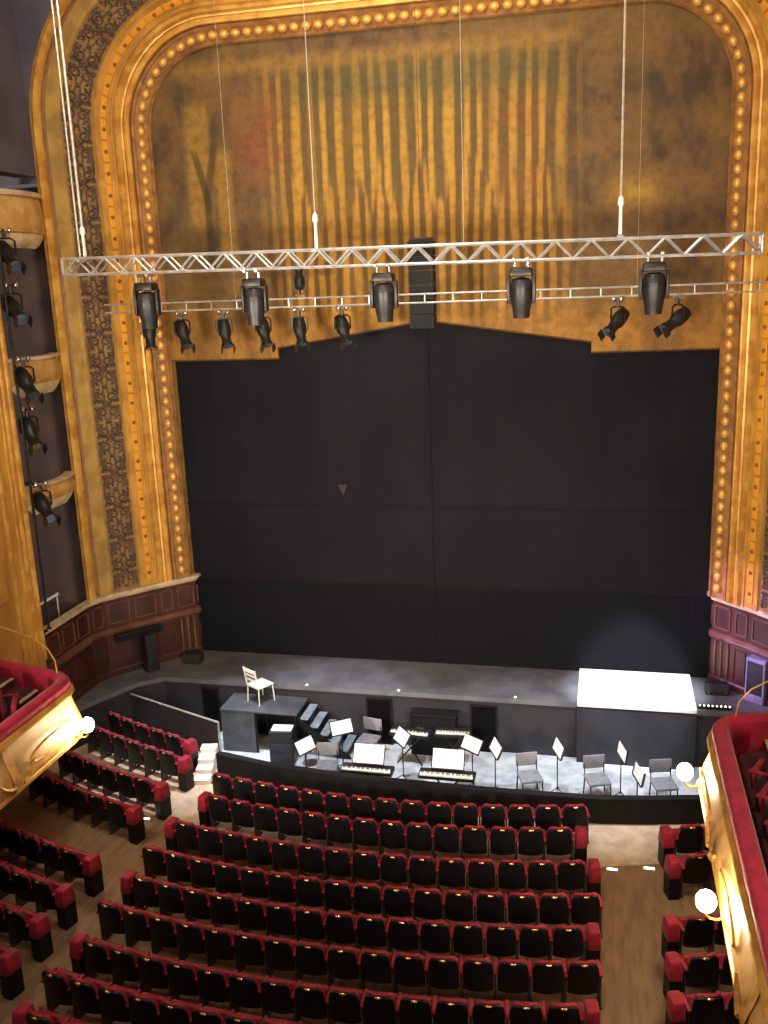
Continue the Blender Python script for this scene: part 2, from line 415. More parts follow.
def plinth(P, ns, name, label):
    b = BM(); sweep_xy(b, P, [(0, STG), (0, 3.28), (-.05, 3.28)], nsign=ns); root = struct(obj(name, b, wood_red), label)
    b = BM(); sweep_xy(b, P, [(0, 3.14), (.05, 3.17), (.07, 3.24), (.14, 3.26), (.15, 3.33), (-.05, 3.335)], nsign=ns); obj('ledge', b, ledge_m, root)
    b = BM(); sweep_xy(b, P, [(0, 2.18), (.05, 2.2), (.08, 2.27), (.05, 2.33), (.06, 2.38), (0, 2.4)], nsign=ns); obj('dado_rail', b, wood_line, root, True)
    b = BM(); sweep_xy(b, P, [(0, STG), (.05, STG), (.05, STG + .14), (.02, STG + .18), (0, STG + .18)], nsign=ns); obj('skirting', b, wood_red, root)
    for (p, q) in zip(P, P[1:]):
        p = Vector(p); q = Vector(q); L = (q - p).length
        if L < .3: continue
        t = (q - p) / L; nn = Vector((t.y, -t.x)) * ns; k = max(1, round(L / .8)); wd = L / k
        for i in range(k):
            c = p + t * wd * (i + .5)
            for (za, zb) in ((1.32, 2.1), (2.48, 3.06)):
                b = BM(); hw = wd / 2 - .07; hz = (zb - za) / 2
                M = Matrix(((t.x, nn.x, 0), (t.y, nn.y, 0), (0, 0, 1))).to_4x4(); M.translation = (c.x, c.y, (za + zb) / 2)
                fr = .035
                for s in (-1, 1):
                    add_box(b, (s * (hw - fr / 2), .012, 0), (fr, .03, 2 * hz), M=M); add_box(b, (0, .012, s * (hz - fr / 2)), (2 * hw, .03, fr), M=M)
                obj('panel_frame', b, wood_line if za > 2 else wood_red, root)
    for s in (0, 1, 2):   # narrow reeded pilaster strips nearest the stage
        p = Vector(P[2]) + (Vector(P[1]) - Vector(P[2])) * (.2 + .3 * s)
        d = (Vector(P[1]) - Vector(P[2])).normalized(); nn = Vector((-d.y, d.x)) * ns
        b = BM(); c = p + nn * .0
        add_tube(b, [(c.x, c.y, STG + .18), (c.x, c.y, 2.18)], .045, 6); obj('reed', b, wood_line, root, True)
plinth(PPATH, -1, 'trim_2', 'mahogany panelled plinth with pale ledge under the proscenium, beside the left boxes')
plinth(mirror(PPATH), 1, 'trim_3', 'mahogany panelled plinth in purple light beside the white platform')

# ------------------------------------------------------------------ side walls and boxes
bm = BM(); add_box(bm, (-13.05, 10.7, 10), (.5, 15.4, 21))
wl = struct(obj('wall_left', bm, wall_gold), 'gilded side wall left of the boxes')
for yy, r in ((18.33, .07), (18.12, .05), (17.95, .03), (17.6, .06)):
    b = BM(); add_tube(b, [(-12.79, yy, 2.6), (-12.79, yy, 15.4)], r, 8); obj('wall_moulding', b, gold_line, wl, True)
for k, (za, zb) in enumerate(((4.4, 7.2), (7.6, 10.4), (10.8, 14.5))):
    b = BM()
    for s in (16.0, 17.35): add_box(b, (-12.79, s, (za + zb) / 2), (.06, .07, zb - za), .01, 1)
    for s in (za, zb): add_box(b, (-12.79, 16.675, s), (.06, 1.42, .07), .01, 1)
    obj('wall_panel_frame', b, gold, wl)
bm = BM(); add_box(bm, (mx(-13.05), 11.7, 9.9), (.5, 17.4, 21)); struct(obj('wall_right', bm, wall_gold), 'gilded side wall on the right')
bm = BM()
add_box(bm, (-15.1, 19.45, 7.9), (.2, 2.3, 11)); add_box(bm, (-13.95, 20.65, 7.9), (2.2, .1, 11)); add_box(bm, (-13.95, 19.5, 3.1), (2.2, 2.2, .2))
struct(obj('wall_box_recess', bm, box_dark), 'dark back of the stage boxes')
bm = BM(); add_box(bm, (-13.05, 19.4, 17.3), (.5, 2.1, 7.4)); struct(obj('wall_left_upper', bm, plaster_dark), 'dark plaster over the top box')

def opera_box(zb, zt, bulge, label, under=None):
    t = thing('opera_box', label, 'theatre box', (-12.8, 19.45, zb))
    h = zt - zb; Yh = 1.02
    def front(o, k=9):
        return [(-.02 + (bulge + o) * math.cos(PI / 2 * s) ** .7 if abs(s) < 1 else -.02, s * Yh) for s in [-1 + 2 * i / (k - 1) for i in range(k)]]
    P = front(0)
    b = BM(); sweep_xy(b, P, [(-.02, 0), (.03, h * .12), (.06, h * .35), (.02, h * .55), (0, h * .9), (-.1, h * .9), (-.1, 0)], nsign=1); obj('parapet', b, fascia_m, t, True)
    b = BM(); sweep_xy(b, P, [(.05, h * .88), (.07, h * .95), (.04, h), (-.2, h), (-.2, h * .88)], nsign=1); obj('ledge', b, ledge_m, t, True)
    b = BM(); sweep_xy(b, P, [(0, 0), (.05, .03), (.05, .08), (0, .1)], nsign=1); obj('moulding', b, gold_line, t, True)
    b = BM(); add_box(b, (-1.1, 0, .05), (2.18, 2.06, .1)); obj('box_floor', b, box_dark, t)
    b = BM()
    rows = []
    for f, z in ((1, .0), (.85, -.1), (.5, -.22), (.05, -.3)): rows.append([(-.02 + (x + .02) * f, y * (.6 + .4 * f), z) for x, y in P])
    add_grid(b, rows); obj('soffit', b, cream, t, True)
    return t
opera_box(6.3, 6.72, .3, 'lowest curved box front with bright cream soffit, between gilded wall and proscenium')
opera_box(9.02, 9.62, .3, 'middle gilded box front in the stack left of the proscenium')
opera_box(12.3, 13.2, .3, 'topmost deep gold box front near the upper left corner')
# railing of the ground-level box
t = thing('box_handrail', 'short white handrail in the dark ground-level box left of the plinth ledge', 'handrail', (-13.0, 19.3, 3.2))
b = BM(); add_tube(b, [(0, -.75, .62), (0, .2, .62)], .035, 8); obj('rail', b, white_paint, t, True)
for s in (-.7, .15):
    b = BM(); add_tube(b, [(0, s, 0), (0, s, .62)], .02, 6); obj('post', b, steel_wire, t, True)

# ------------------------------------------------------------------ curtains
b = BM()
W2 = 13.9; nx = 140
rows = []
for zz in (0, .02, 2.17, 2.19, 4.26, 4.28, 9.2):
    rows.append([(-W2 / 2 + W2 * i / nx, .006 * math.sin(i * .9) + .003 * math.sin(i * 2.3 + zz), zz) for i in range(nx + 1)])
add_grid(b, rows); add_grid(b, [[(x, y + .03, z) for x, y, z in r] for r in rows])
m, bs = new_mat('black_stage_cloth'); nt = m.node_tree
n = noise(.5, 1, 1, .7); nn2 = noise(30, 1, 1, 1)
sp_ = nt.nodes.new('ShaderNodeSeparateXYZ'); tc_ = nt.nodes.new('ShaderNodeTexCoord'); nt.links.new(tc_.outputs['Object'], sp_.inputs[0])
nt.links.new(mixc(X(sp_.outputs[2]).step(2.16, 2.19), lin('#121219'), mixc(n.step(.3, .7), lin('#1b191f'), lin('#16151a'))), bs.inputs['Base Color']); bs.inputs['Roughness'].default_value = .9; bs.inputs['Specular IOR Level'].default_value = .12
cur = tag(obj('stage_curtain', b, m, loc=(-4.21, 22.95, STG + .005)), 'huge plain black cloth closing the stage opening', 'curtain')
for z in (2.18, 4.27):
    b = BM(); add_tube(b, [(-W2 / 2, -.05, z), (0, -.055, z), (W2 / 2, -.05, z)], .014, 4); obj('seam', b, mat('seam_%d' % int(z), '#211f25', '#1d1b21', 4, .9, spec=.1), cur)
b = BM(); add_tube(b, [(-.02, -.03, 0.05), (-.02, -.03, 9)], .012, 4); obj('seam', b, MATS['seam_2'], cur)
b = BM(); add_prism(b, [(-2.35, 4.55), (-2.22, 4.85), (-2.5, 4.85)], 0, .01); obj('patch', b, mat('cloth_patch', '#26221f', '#221e1c', 5, .8), cur, M=Matrix.Translation((0, -.06, 0)) @ Matrix.Rotation(PI / 2, 4, 'X'))

m, bs = new_mat('painted_drapery'); nt = m.node_tree
tc = nt.nodes.new('ShaderNodeTexCoord'); sep = nt.nodes.new('ShaderNodeSeparateXYZ'); nt.links.new(tc.outputs['Object'], sep.inputs[0])
px, pz = X(sep.outputs[0]), X(sep.outputs[2])
n_big = noise(.45, 1, 1, .8, 4); n_med = noise(1.6, 1, 1, .6, 4); n_fold = noise(1.1, 1, 1, .12, 3); n_fine = noise(5, 1, 1, 1, 4)
n_rag = noise(1.3, 1.6, 1, .25, 4); n_warp = noise(.9, 1, 1, .5, 4)
fold = (px * 17.2 + n_fold * 7.0 + (px * 5.3).sin() * .8).sin() * .5 + .5
fold2 = (px * 21.5 + n_fold * 9.0 + n_warp * 3.0).sin() * .5 + .5
c = mixc(n_med.step(.35, .68), lin('#6e5230'), lin('#463629'))                         # mottled ground
c = mixc(n_big.step(.45, .65) * .6, c, lin('#7a5e30'))
c = mixc(n_warp.step(.55, .75) * .5, c, lin('#4a4630'))
centre = px.box(-3.7, 3.3, .6) * pz.box(.6, 6.7, .4)
f1 = mixc(fold.step(.25, .95), lin('#584624'), lin('#a67c2e'))
f2 = mixc(fold2.step(.1, .8), lin('#5d421c'), lin('#a2752a'))
foldc = mixc((pz + n_rag * 5.0).step(6.0, 6.6), f2, f1)
foldc = mixc(n_rag.step(.5, .72) * .7, foldc, lin('#6f562a'))
foldc = mixc(n_big.step(.5, .7) * .5, foldc, lin('#75581f'))
c = mixc(centre * (n_med.step(.1, .42) * .35 + .6), c, foldc)
c = mixc(px.box(-3.4, 3.2, .5) * pz.box(5.9, 6.65, .35) * .55, c, lin('#45482f'))       # painted green shading under the pelmet
c = mixc(px.box(-6.2, 3.4, .3) * pz.box(6.72, 7.0, .16) * .6, c, lin('#8f6c34'))        # painted pelmet band
c = mixc(px.box(-4.6, -3.3, .35) * pz.box(4.3, 6.2, .5) * n_med.step(.3, .6) * .6, c, lin('#84482c'))   # red drapery
c = mixc(px.box(1.7, 2.7, .35) * pz.box(3.6, 5.7, .5) * n_med.step(.3, .6) * .4, c, lin('#85482a'))
c = mixc(px.box(-5.9, -5.3, .12) * pz.box(3.3, 6.1, .2) * .55, c, lin('#a27c30'))       # painted arches at the left
c = mixc(px.box(-5.15, -4.75, .1) * pz.box(2.6, 5.0, .2) * .5, c, lin('#a27c30'))
trunk = (px + 5.42 - ((pz - 3.7).step(0, 1.8) * .28)).abs()
c = mixc((1 - trunk.step(.05, .14)) * pz.box(2.2, 5.2, .2) * .7, c, lin('#3a2f1c'))
trunk2 = (px + 5.42 + ((pz - 3.7).step(0, 1.8) * .32)).abs()
c = mixc((1 - trunk2.step(.05, .13)) * pz.box(3.7, 5.0, .2) * .7, c, lin('#3a2f1c'))
c = mixc(px.box(-5.8, -2.2, .2) * pz.box(2.0, 2.14, .05) * .5, c, lin('#4a371d'))
c = mixc(px.box(4.2, 5.4, .5) * pz.box(3.2, 3.9, .35) * n_med.step(.3, .55) * .8, c, lin('#a07a2e'))    # gold clump at the right
c = mixc((1 - pz.step(.7, 1.6)) * .75, c, mixc(n_med.step(.35, .65), lin('#9a6c2a'), lin('#7a5320')))   # warm lower border
c = mixc(n_fine.step(.42, .66) * .3, c, lin('#3c2c1e'))
nt.links.new(c, bs.inputs['Base Color']); bs.inputs['Roughness'].default_value = .7; bs.inputs['Specular IOR Level'].default_value = .25
b = BM()
low = [(-6.85, 0), (-3.83, 0), (-3.83, .27), (-.02, .84), (3.88, .25), (3.88, 0), (6.85, .03)]
top = 7.9
poly = low + [(6.85, top), (-6.85, top)]
v = add_prism(b, poly, -.02, .02); place(v, Matrix.Rotation(PI / 2, 4, 'X'))
drop = tag(obj('painted_drop', b, m, loc=(-4.21, 22.80, 9.17)), 'gold and brown painted drapery cloth with stepped lower edge, filling the arch top', 'curtain')
b = BM(); add_tube(b, [(x, -.03, z) for x, z in low], .02, 4); obj('hem', b, mat('hem_brown', '#5d4018', '#4a3214', 5, .7), drop)

# ------------------------------------------------------------------ pit rail, side panel, steps
b = BM()
path = RAIL
sweep_xy(b, path, [(-.06, -.4), (-.06, RT - .04), (.06, RT - .04), (.06, .02), (.06, -.4)], nsign=1)
rl = obj('pit_rail', b, black_paint); tag(rl, 'long curved black wall between front seats and orchestra pit', 'wall')
b = BM(); sweep_xy(b, path, [(-.085, RT - .04), (-.085, RT), (.085, RT), (.085, RT - .04)], closed=True); obj('cap', b, black_paint, rl)
t = thing('pit_side_panel', 'dark barrier panel with pale top edge beside the front left seats', 'barrier', (-11.63, 20.06, 0), math.atan2(18.9 - 20.06, -8.77 + 11.63))
L = math.hypot(18.9 - 20.06, -8.77 + 11.63)
k = 3
for i in range(k):
    b = BM(); add_box(b, ((i + .5) * L / k, 0, .5), (L / k - .02, .04, .92)); obj('panel', b, stage_front_m, t)
b = BM(); add_tube(b, [(0, 0, .99), (L, 0, .99), ], .025, 8); obj('top_edge', b, steel_wire, t, True)
b = BM(); add_tube(b, [(L, 0, .0), (L, 0, 1.0)], .025, 8); obj('end_post', b, steel_wire, t, True)

t = thing('pale_steps', 'four brightly lit pale steps at the end of the pit wall', 'steps', (-8.77, 17.74, .02), .2)
for i in range(4):
    b = BM(); h = .11 * (i + 1); add_box(b, (0, .28 * i + .14, h / 2), (.38, .275, h), .012, 1); obj('step', b, steps_pale, t)

for x, y, lab in ((.3, 16.2, 'small lit step light in right aisle, beside the centre seat block'), (.98, 16.35, 'small lit step light in right aisle, nearer the right balcony'), (-9.38, 16.32, 'small lit step light in the left aisle')):
    t = thing('step_light', lab, 'step light', (x, y - .12, 0), 0)
    b = BM(); add_box(b, (0, 0, .02), (.22, .07, .04), .008, 1); obj('housing', b, alu, t)
    b = BM(); add_box(b, (0, -.005, .046), (.19, .05, .012), .004, 1); obj('lens', b, led_glow, t)

# ------------------------------------------------------------------ stalls seats
SP = .53
def make_seat():
    root = thing('theatre_seat', 'proto', 'seat')
    Mb = Matrix.Translation((0, 0, .30)) @ Matrix.Rotation(math.radians(9), 4, 'X')       # recline: top leans to -Y
    def shell(bm, w, h, th, z0, yoff, topr, bow):
        n = 8; F = []; Bk = []
        for j, zz in enumerate((0, .35, .7, .88, .97, 1.0)):
            for i in range(n + 1):
                u = -1 + 2 * i / n
                k = 1 if zz <= .7 else math.sqrt(max(0, 1 - ((zz - .7) / .3) ** 2)) * .35 + .65
                x = u * w / 2 * k; z = z0 + h * zz - (abs(u) ** 4) * .02 * (zz > .6)
                y = yoff + bow * (1 - u * u)
                F.append((x, y, z)); Bk.append((x, y - th, z))
        def g(L): return [L[r * (n + 1):(r + 1) * (n + 1)] for r in range(6)]
        A = [[bm.verts.new(Mb @ Vector(p)) for p in r] for r in g(F)]; B = [[bm.verts.new(Mb @ Vector(p)) for p in r] for r in g(Bk)]
        for G in (A, B):
            for r in range(5):
                for i in range(n): bm.faces.new((G[r][i], G[r][i + 1], G[r + 1][i + 1], G[r + 1][i]))
        ring = [(0, i) for i in range(n + 1)] + [(r, n) for r in range(1, 6)] + [(5, i) for i in range(n - 1, -1, -1)] + [(r, 0) for r in range(4, 0, -1)]
        for p, q in zip(ring, ring[1:] + ring[:1]):
            bm.faces.new((A[p[0]][p[1]], A[q[0]][q[1]], B[q[0]][q[1]], B[p[0]][p[1]]))
    b = BM(); shell(b, .47, .60, .03, 0, 0, 0, -.045); obj('back_shell', b, seat_black, root, True)
    b = BM(); shell(b, .45, .555, .05, .055, .054, 0, -.04); obj('back_cushion', b, velvet, root, True)
    Ms = Matrix.Translation((0, .17, .30)) @ Matrix.Rotation(math.radians(82), 4, 'X')
    b = BM(); add_box(b, (0, .17, .0), (.44, .34, .10), .035, 2, M=Ms); obj('seat_cushion', b, velvet, root, True)
    b = BM(); add_box(b, (0, .17, -.058), (.42, .31, .02), .008, 1, M=Ms); obj('seat_pan', b, seat_black, root)
    b = BM(); add_ball(b, (0, -.155, .872), (.06, .02, .02), 8, 6); obj('number_plate', b, brass, root, True)  # plate shaped as a rounded bead so it catches a glint
    return root
def arm(root, x):
    b = BM(); add_box(b, (x, .06, .3), (.035, .2, .6), .008, 1); add_box(b, (x, .1, .02), (.06, .3, .04)); o = obj('standard', b, seat_metal, root)
    b = BM(); add_box(b, (x, .09, .625), (.06, .36, .05), .018, 2); p = obj('armrest', b, velvet, root, True); return o, p
seat0 = make_seat(); std0, pad0 = arm(seat0, -SP / 2)
# pieces that only end seats have
def extra(src_name, bm, m, smooth=False): return to_mesh(src_name, bm, m, smooth)
b = BM(); add_box(b, (SP / 2, .06, .3), (.035, .2, .6), .008, 1); add_box(b, (SP / 2, .1, .02), (.06, .3, .04)); std_me = to_mesh('standard', b, seat_metal)
b = BM(); add_box(b, (SP / 2, .09, .625), (.06, .36, .05), .018, 2); pad_me = to_mesh('armrest', b, velvet, True)
def console_mesh(s):
    b = BM(); add_box(b, (s * (SP / 2 + .155), .05, .61), (.23, .34, .33), .04, 2, taper=(.85, .8)); a = to_mesh('end_panel', b, velvet, True)
    b = BM(); add_box(b, (s * (SP / 2 + .155), .05, .225), (.2, .28, .45), .01, 1); c_ = to_mesh('end_base', b, seat_black); return a, c_
con = {s: console_mesh(s) for s in (-1, 1)}
first = [True]
NSEAT = [0]
def seat_row(R, th0, n, direction, labelf, group, consoles=(), z=0, pitch=SP):
    """n seats from angle th0 along the arc; th measured from the axis, + to the right"""
    for i in range(n):
        th = th0 + direction * (i + .5) * pitch / R
        x = CX + R * math.sin(th); y = CY - R * math.cos(th); loc = (x, y + .11, z)
        lab = labelf(i)
        if first[0]:
            r = seat0; r.location = loc; r.rotation_euler = (0, 0, th); r['label'] = lab; r['group'] = group; first[0] = False
        else: r = dup(base_seat[0], loc, th, lab, group)
        NSEAT[0] += 1
        # rightmost seat of the row closes it with its own arm
        last_right = (i == n - 1) if direction > 0 else (i == 0)
        last_left = (i == 0) if direction > 0 else (i == n - 1)
        todo.append((r, last_right, last_left, consoles))
base_seat = [seat0]; todo = []
G1 = 'tip-up seats of the centre block'
rows_c = [(17.94, 15, 0), (18.68, 14, 1), (19.72, 15, 1), (20.64, 16, 0), (21.45, 15, 1), (22.25, 16, 0), (23.12, 15, 1), (23.89, 16, 0), (24.66, 15, 1)]
for ri, (R, n, cons) in enumerate(rows_c):
    th0 = -n * SP / 2 / R
    def lf(i, ri=ri, n=n):
        if i <= n // 2: return 'red and black seat, centre block, %s row from pit, %s from left end' % (ORD[ri], ORD[i])
        return 'red and black seat, centre block, %s row from pit, %s from right end' % (ORD[ri], ORD[n - 1 - i])
    seat_row(R, th0, n, 1, lf, G1, (-1, 1) if cons else (), z=.02 if R < 18.4 else .0)
G2 = 'tip-up seats left of the left aisle'
rows_l = [(16.94, -9.16, 5), (17.62, -8.94, 6), (18.72, -8.95, 6), (19.65, -9.1, 6), (21.3, -9.1, 6), (22.2, -9.1, 5), (23.0, -9.08, 3), (23.85, -9.06, 2)]
for ri, (R, xe, n) in enumerate(rows_l):
    th = math.asin((xe - .25 - CX) / R)
    seat_row(R, th, n, -1, lambda i, ri=ri: 'red and black seat, left block, %s row from stage, %s from the left aisle' % (ORD[ri], ORD[i]), G2, (1,), z=.02 if R < 18.4 else 0)
G3 = 'tip-up seats under the right balcony'
rows_r = [(18.8, 1.2, 3), (19.7, 1.25, 3), (21.3, 1.12, 3), (22.17, 1.1, 3), (22.98, 1.08, 3), (23.8, 1.06, 3)]
for ri, (R, xe, n) in enumerate(rows_r):
    th = math.asin((xe + .25 - CX) / R)
    seat_row(R, th, n, 1, lambda i, ri=ri: 'red and black seat under right balcony, %s row from pit, %s from the aisle' % (ORD[ri], ORD[i]), G3, (-1,), z=0)
for r, lr, ll, cons in todo:
    if lr: obj('standard', std_me, None, r); obj('armrest', pad_me, None, r)
    if lr and 1 in cons: obj('end_panel', con[1][0], None, r); obj('end_base', con[1][1], None, r)
    if ll and -1 in cons: obj('end_panel', con[-1][0], None, r); obj('end_base', con[-1][1], None, r)

# ------------------------------------------------------------------ circle balcony arms
def wall_lamp(x, y, z, s, label):
    """glass globe on a curled bracket; s = +1 when the balcony front faces +X"""
    t = thing('balcony_lamp', label, 'lamp', (x, y, z), 0, 'globe lamps on the balcony fronts')
    b = BM(); add_lathe(b, [(.07, 0), (.09, .02), (.05, .05), (.02, .06)], 10, Matrix.Rotation(s * PI / 2, 4, 'Y')); obj('backplate', b, gold_line, t, True)
    b = BM(); add_tube(b, [(0, 0, 0), (s * .1, 0, -.07), (s * .2, 0, -.06), (s * .26, 0, .0), (s * .26, 0, .05)], .016, 6); obj('bracket', b, gold_line, t, True)
    b = BM(); add_lathe(b, [(.03, .04), (.07, .06), (.075, .075), (.03, .08)], 10, c=(s * .26, 0, 0)); obj('gallery', b, gold_line, t, True)
    b = BM(); add_ball(b, (s * .26, 0, .2), (.135, .135, .15), 14, 10); obj('globe', b, lamp_glow, t, True)
    return t
def balcony(sgn, label):
    f = (lambda x: x) if sgn > 0 else mx
    t = thing('circle_balcony', label, 'balcony', (f(-11.4), 10, 2.4))
    T = Matrix.Translation((-f(-11.4), -10, -2.4))
    def part(name, b, m, smooth=True):
        for v in b.verts: v.co = T @ v.co
        return obj(name, b, m, t, smooth)
    P = [(-10.1, 3.0 + k * 1.0) for k in range(12)] + [(-10.1, 14.95)]
    for k in range(1, 8):
        a = k / 8 * math.radians(76); P.append((-10.75 + .65 * math.cos(a), 14.95 + .65 * math.sin(a)))
    P += [(-10.75 + .65 * math.cos(math.radians(76)), 14.95 + .65 * math.sin(math.radians(76))), (-11.4, 15.76), (-12.79, 16.12)]
    P = [(f(x), y) for x, y in P]; ns = 1 if sgn > 0 else -1
    b = BM(); sweep_xy(b, P, [(-.25, 3.42), (-.25, 3.6), (-.21, 3.65), (-.12, 3.67), (-.03, 3.65), (.02, 3.58), (.02, 3.46)], nsign=ns); part('velvet_rim', b, velvet_rim)
    b = BM(); sweep_xy(b, P, [(-.25, 3.6), (-.27, 3.2), (-.27, 2.8)], nsign=ns); part('inner_front', b, velvet_rim)
    b = BM(); sweep_xy(b, P, [(.02, 3.47), (.07, 3.44), (.09, 3.38), (.05, 3.33), (.0, 3.3)], nsign=ns); part('cornice', b, gold_line)
    b = BM(); sweep_xy(b, P, [(0, 3.32), (.02, 3.2), (.06, 3.05), (.13, 2.85), (.17, 2.68), (.15, 2.55), (.08, 2.47)], nsign=ns); part('fascia', b, fascia_m)
    b = BM(); sweep_xy(b, P, [(.13, 2.56), (.18, 2.53), (.18, 2.47), (.12, 2.42), (.02, 2.4)], nsign=ns); part('lower_moulding', b, gold_line)
    poly = [(x, y) for x, y in P] + [(f(-12.79), 3.0)]
    b = BM(); add_prism(b, poly, 2.40, 2.47); part('soffit', b, gold_dull, False)
    inner = [(x - .26 * (1 if sgn > 0 else -1), y - (.3 if y > 15 else 0)) for x, y in P[:-1]] + [(f(-12.79), 15.8), (f(-12.79), 3.0)]
    b = BM(); add_prism(b, inner, 2.98, 3.10); part('floor', b, carpet_red, False)
    # raised side gangways with pale nosings
    for k, (xa, z1) in enumerate(((-11.0, 3.25), (-11.6, 3.42), (-12.2, 3.6))):
        b = BM(); add_box(b, (f((xa - 12.79) / 2), 9.3, (3.1 + z1) / 2), (abs(xa + 12.79), 12.4, z1 - 3.1)); part('tier', b, carpet_red, False)
        b = BM(); add_box(b, (f(xa - .02), 9.3, z1 + .008), (.08, 12.4, .03), .005, 1); part('nosing', b, nosing_m, False)
    # plaster relief: dividing ribs and garlands
    for k, yy in enumerate((13.0, 9.6, 6.2)):
        b = BM(); pr = [(.03, 3.3), (.05, 3.18), (.09, 3.02), (.16, 2.84), (.21, 2.66), (.19, 2.5)]
        add_grid(b, [[(f(-10.1 + o), yy + d, z) for o, z in pr] for d in (-.13, -.10, .10, .13)]); part('rib', b, relief_m)
        for s in (-1, 1):
            b = BM(); add_tube(b, [(f(-10.1 + .2), yy + s * (.12 + .1 * q), 2.62 + .42 * (q / 4) ** 2 * .6) if q < 5 else 0 for q in range(5)], [.05, .045, .04, .03, .02], 6)
            part('garland', b, relief_m)
    for yy in (14.2, 11.4, 7.9):
        b = BM(); M = Matrix.Identity(4)
        pts = [(f(-10.1 + .16), yy + .75 * math.cos(a), 2.86 + .16 * math.sin(a)) for a in [2 * PI * q / 18 for q in range(18)]]
        add_tube(b, pts, .022, 5, closed=True); part('oval_frame', b, relief_m)
    # brass safety rail at the end
    pts = [(-10.5, 15.4, 3.66), (-10.55, 15.45, 3.9), (-10.75, 15.55, 4.1), (-11.1, 15.68, 4.25), (-12.0, 15.9, 4.38), (-12.78, 16.08, 4.42)]
    b = BM(); add_tube(b, [(f(x), y, z) for x, y, z in pts], .016, 6); part('safety_rail', b, gold_line)
    return t
balcony(1, 'left gilded balcony arm with dark crimson velvet rim, showing seats inside')
balcony(-1, 'right gilded balcony arm with bright crimson velvet rim, two lamps on its front')
wall_lamp(-9.95, 14.95, 2.62, 1, 'blazing globe lamp on the left balcony front')
wall_lamp(mx(-9.95), 15.0, 2.58, -1, 'blazing globe lamp at the stage end of the right balcony')
wall_lamp(mx(-9.95), 11.45, 2.66, -1, 'blazing globe lamp on the right balcony front above the aisle seats')
for i, (x, y, z, a) in enumerate(((-10.7, 13.9, 3.10, -60), (-10.7, 13.2, 3.10, -60), (-10.7, 12.5, 3.1, -60), (-11.35, 13.75, 3.25, -60), (-11.35, 13.0, 3.25, -60), (-11.95, 13.6, 3.42, -60))):
    r = dup(seat0, (x, y, z), math.radians(a), 'red seat on left balcony, %s row from its rim, %s from the stage' % (ORD[(0, 0, 0, 1, 1, 2)[i]], ORD[(0, 1, 2, 0, 1, 0)[i]]), 'seats on the left balcony')
for i, y in enumerate((13.6, 12.9, 12.2, 11.5, 10.8)):
    dup(seat0, (2.55, y, 3.10), math.radians(65), 'red seat on right balcony beside its rim, %s from the stage' % ORD[i], 'seats on the right balcony')

# ------------------------------------------------------------------ trusses, cables, fixtures
t = thing('lighting_truss', 'long bright aluminium truss spanning the hall, carrying five large lamps', 'truss', (-4.12, 18, 11.28))
TL = 13.44; hh = .32; dd = .3
for (dy, dz) in ((-dd / 2, 0), (dd / 2, 0), (-dd / 2, hh), (dd / 2, hh)):
    b = BM(); add_tube(b, [(-TL / 2, dy, dz), (TL / 2, dy, dz)], .03, 6); obj('chord', b, alu, t, True)
nb = 21; bl = TL / nb
def tube_mesh(nm, a, c_, r): 
    b = BM(); add_tube(b, [a, c_], r, 5); return to_mesh(nm, b, alu, True)
up = tube_mesh('brace', (0, 0, 0), (bl / 2, 0, hh), .023); dn = tube_mesh('brace', (0, 0, hh), (bl / 2, 0, 0), .023)
fl = tube_mesh('brace', (0, -dd / 2, 0), (bl, dd / 2, 0), .016)
for i in range(nb):
    x0 = -TL / 2 + i * bl
    for dy in (-dd / 2, dd / 2):
        obj('brace', up, None, t, loc=(x0, dy, 0)); obj('brace', dn, None, t, loc=(x0 + bl / 2, dy, 0))
    obj('brace', fl, None, t, loc=(x0, 0, hh))
for x in (-TL / 2, TL / 2):
    b = BM()
    add_tube(b, [(x, -dd / 2, 0), (x, dd / 2, 0), (x, dd / 2, hh), (x, -dd / 2, hh)], .025, 5, closed=True); obj('end_frame', b, alu, t, True)
t.rotation_euler = (0, .0097, 0)
t2 = thing('ladder_truss', 'slim ladder bar behind the long truss, carrying the small spotlights', 'truss', (-4.1, 20.3, 10.5))
TL2 = 14.5
for z in (0, .18):
    b = BM(); add_tube(b, [(-TL2 / 2, 0, z), (TL2 / 2, 0, z)], .022, 6); obj('chord', b, alu, t2, True)
b = BM(); add_tube(b, [(0, 0, 0), (0, 0, .18)], .014, 5); rg = to_mesh('rung', b, alu)
for i in range(24): obj('rung', rg, None, t2, loc=(-TL2 / 2 + .2 + i * (TL2 - .4) / 23, 0, 0))
for x, y, z0, r, hook, lab in ((.22, 18, 11.6, .022, 1, 'bright steel cable holding the truss at the right'), (-5.45, 18, 11.6, .009, 1, 'thin steel cable holding the truss left of its middle'),
        (-10.36, 17.96, 11.6, .03, 1, 'bright thick rope at the left end of the truss, nearer the arch'), (-10.52, 18.04, 11.6, .022, 0, 'thinner rope at the left end of the truss'),
        (-2.6, 18, 11.6, .006, 0, 'faint thin cable dropping to the truss right of the speaker column'), (-8.1, 20.3, 10.68, .003, 0, 'faint cable holding the ladder bar on the left'), (.6, 20.3, 10.68, .003, 0, 'faint cable holding the ladder bar on the right')):
    c_ = thing('hanging_cable', lab, 'cable', (x, y, z0), 0, 'cables holding the lighting bars')
    b = BM(); add_tube(b, [(0, 0, .55 if hook else 0), (0, 0, 21 - z0)], r, 6); obj('cable', b, steel_wire, c_, True)
    if hook:
        b = BM(); add_lathe(b, [(.02, 0), (.035, .05), (.03, .5), (.06, .56), (.045, .66), (.015, .7)], 8); obj('hook', b, white_paint, c_, True)
        b = BM(); add_box(b, (0, 0, 0), (.12, .34, .05), .01, 1); obj('clamp', b, chrome, c_)

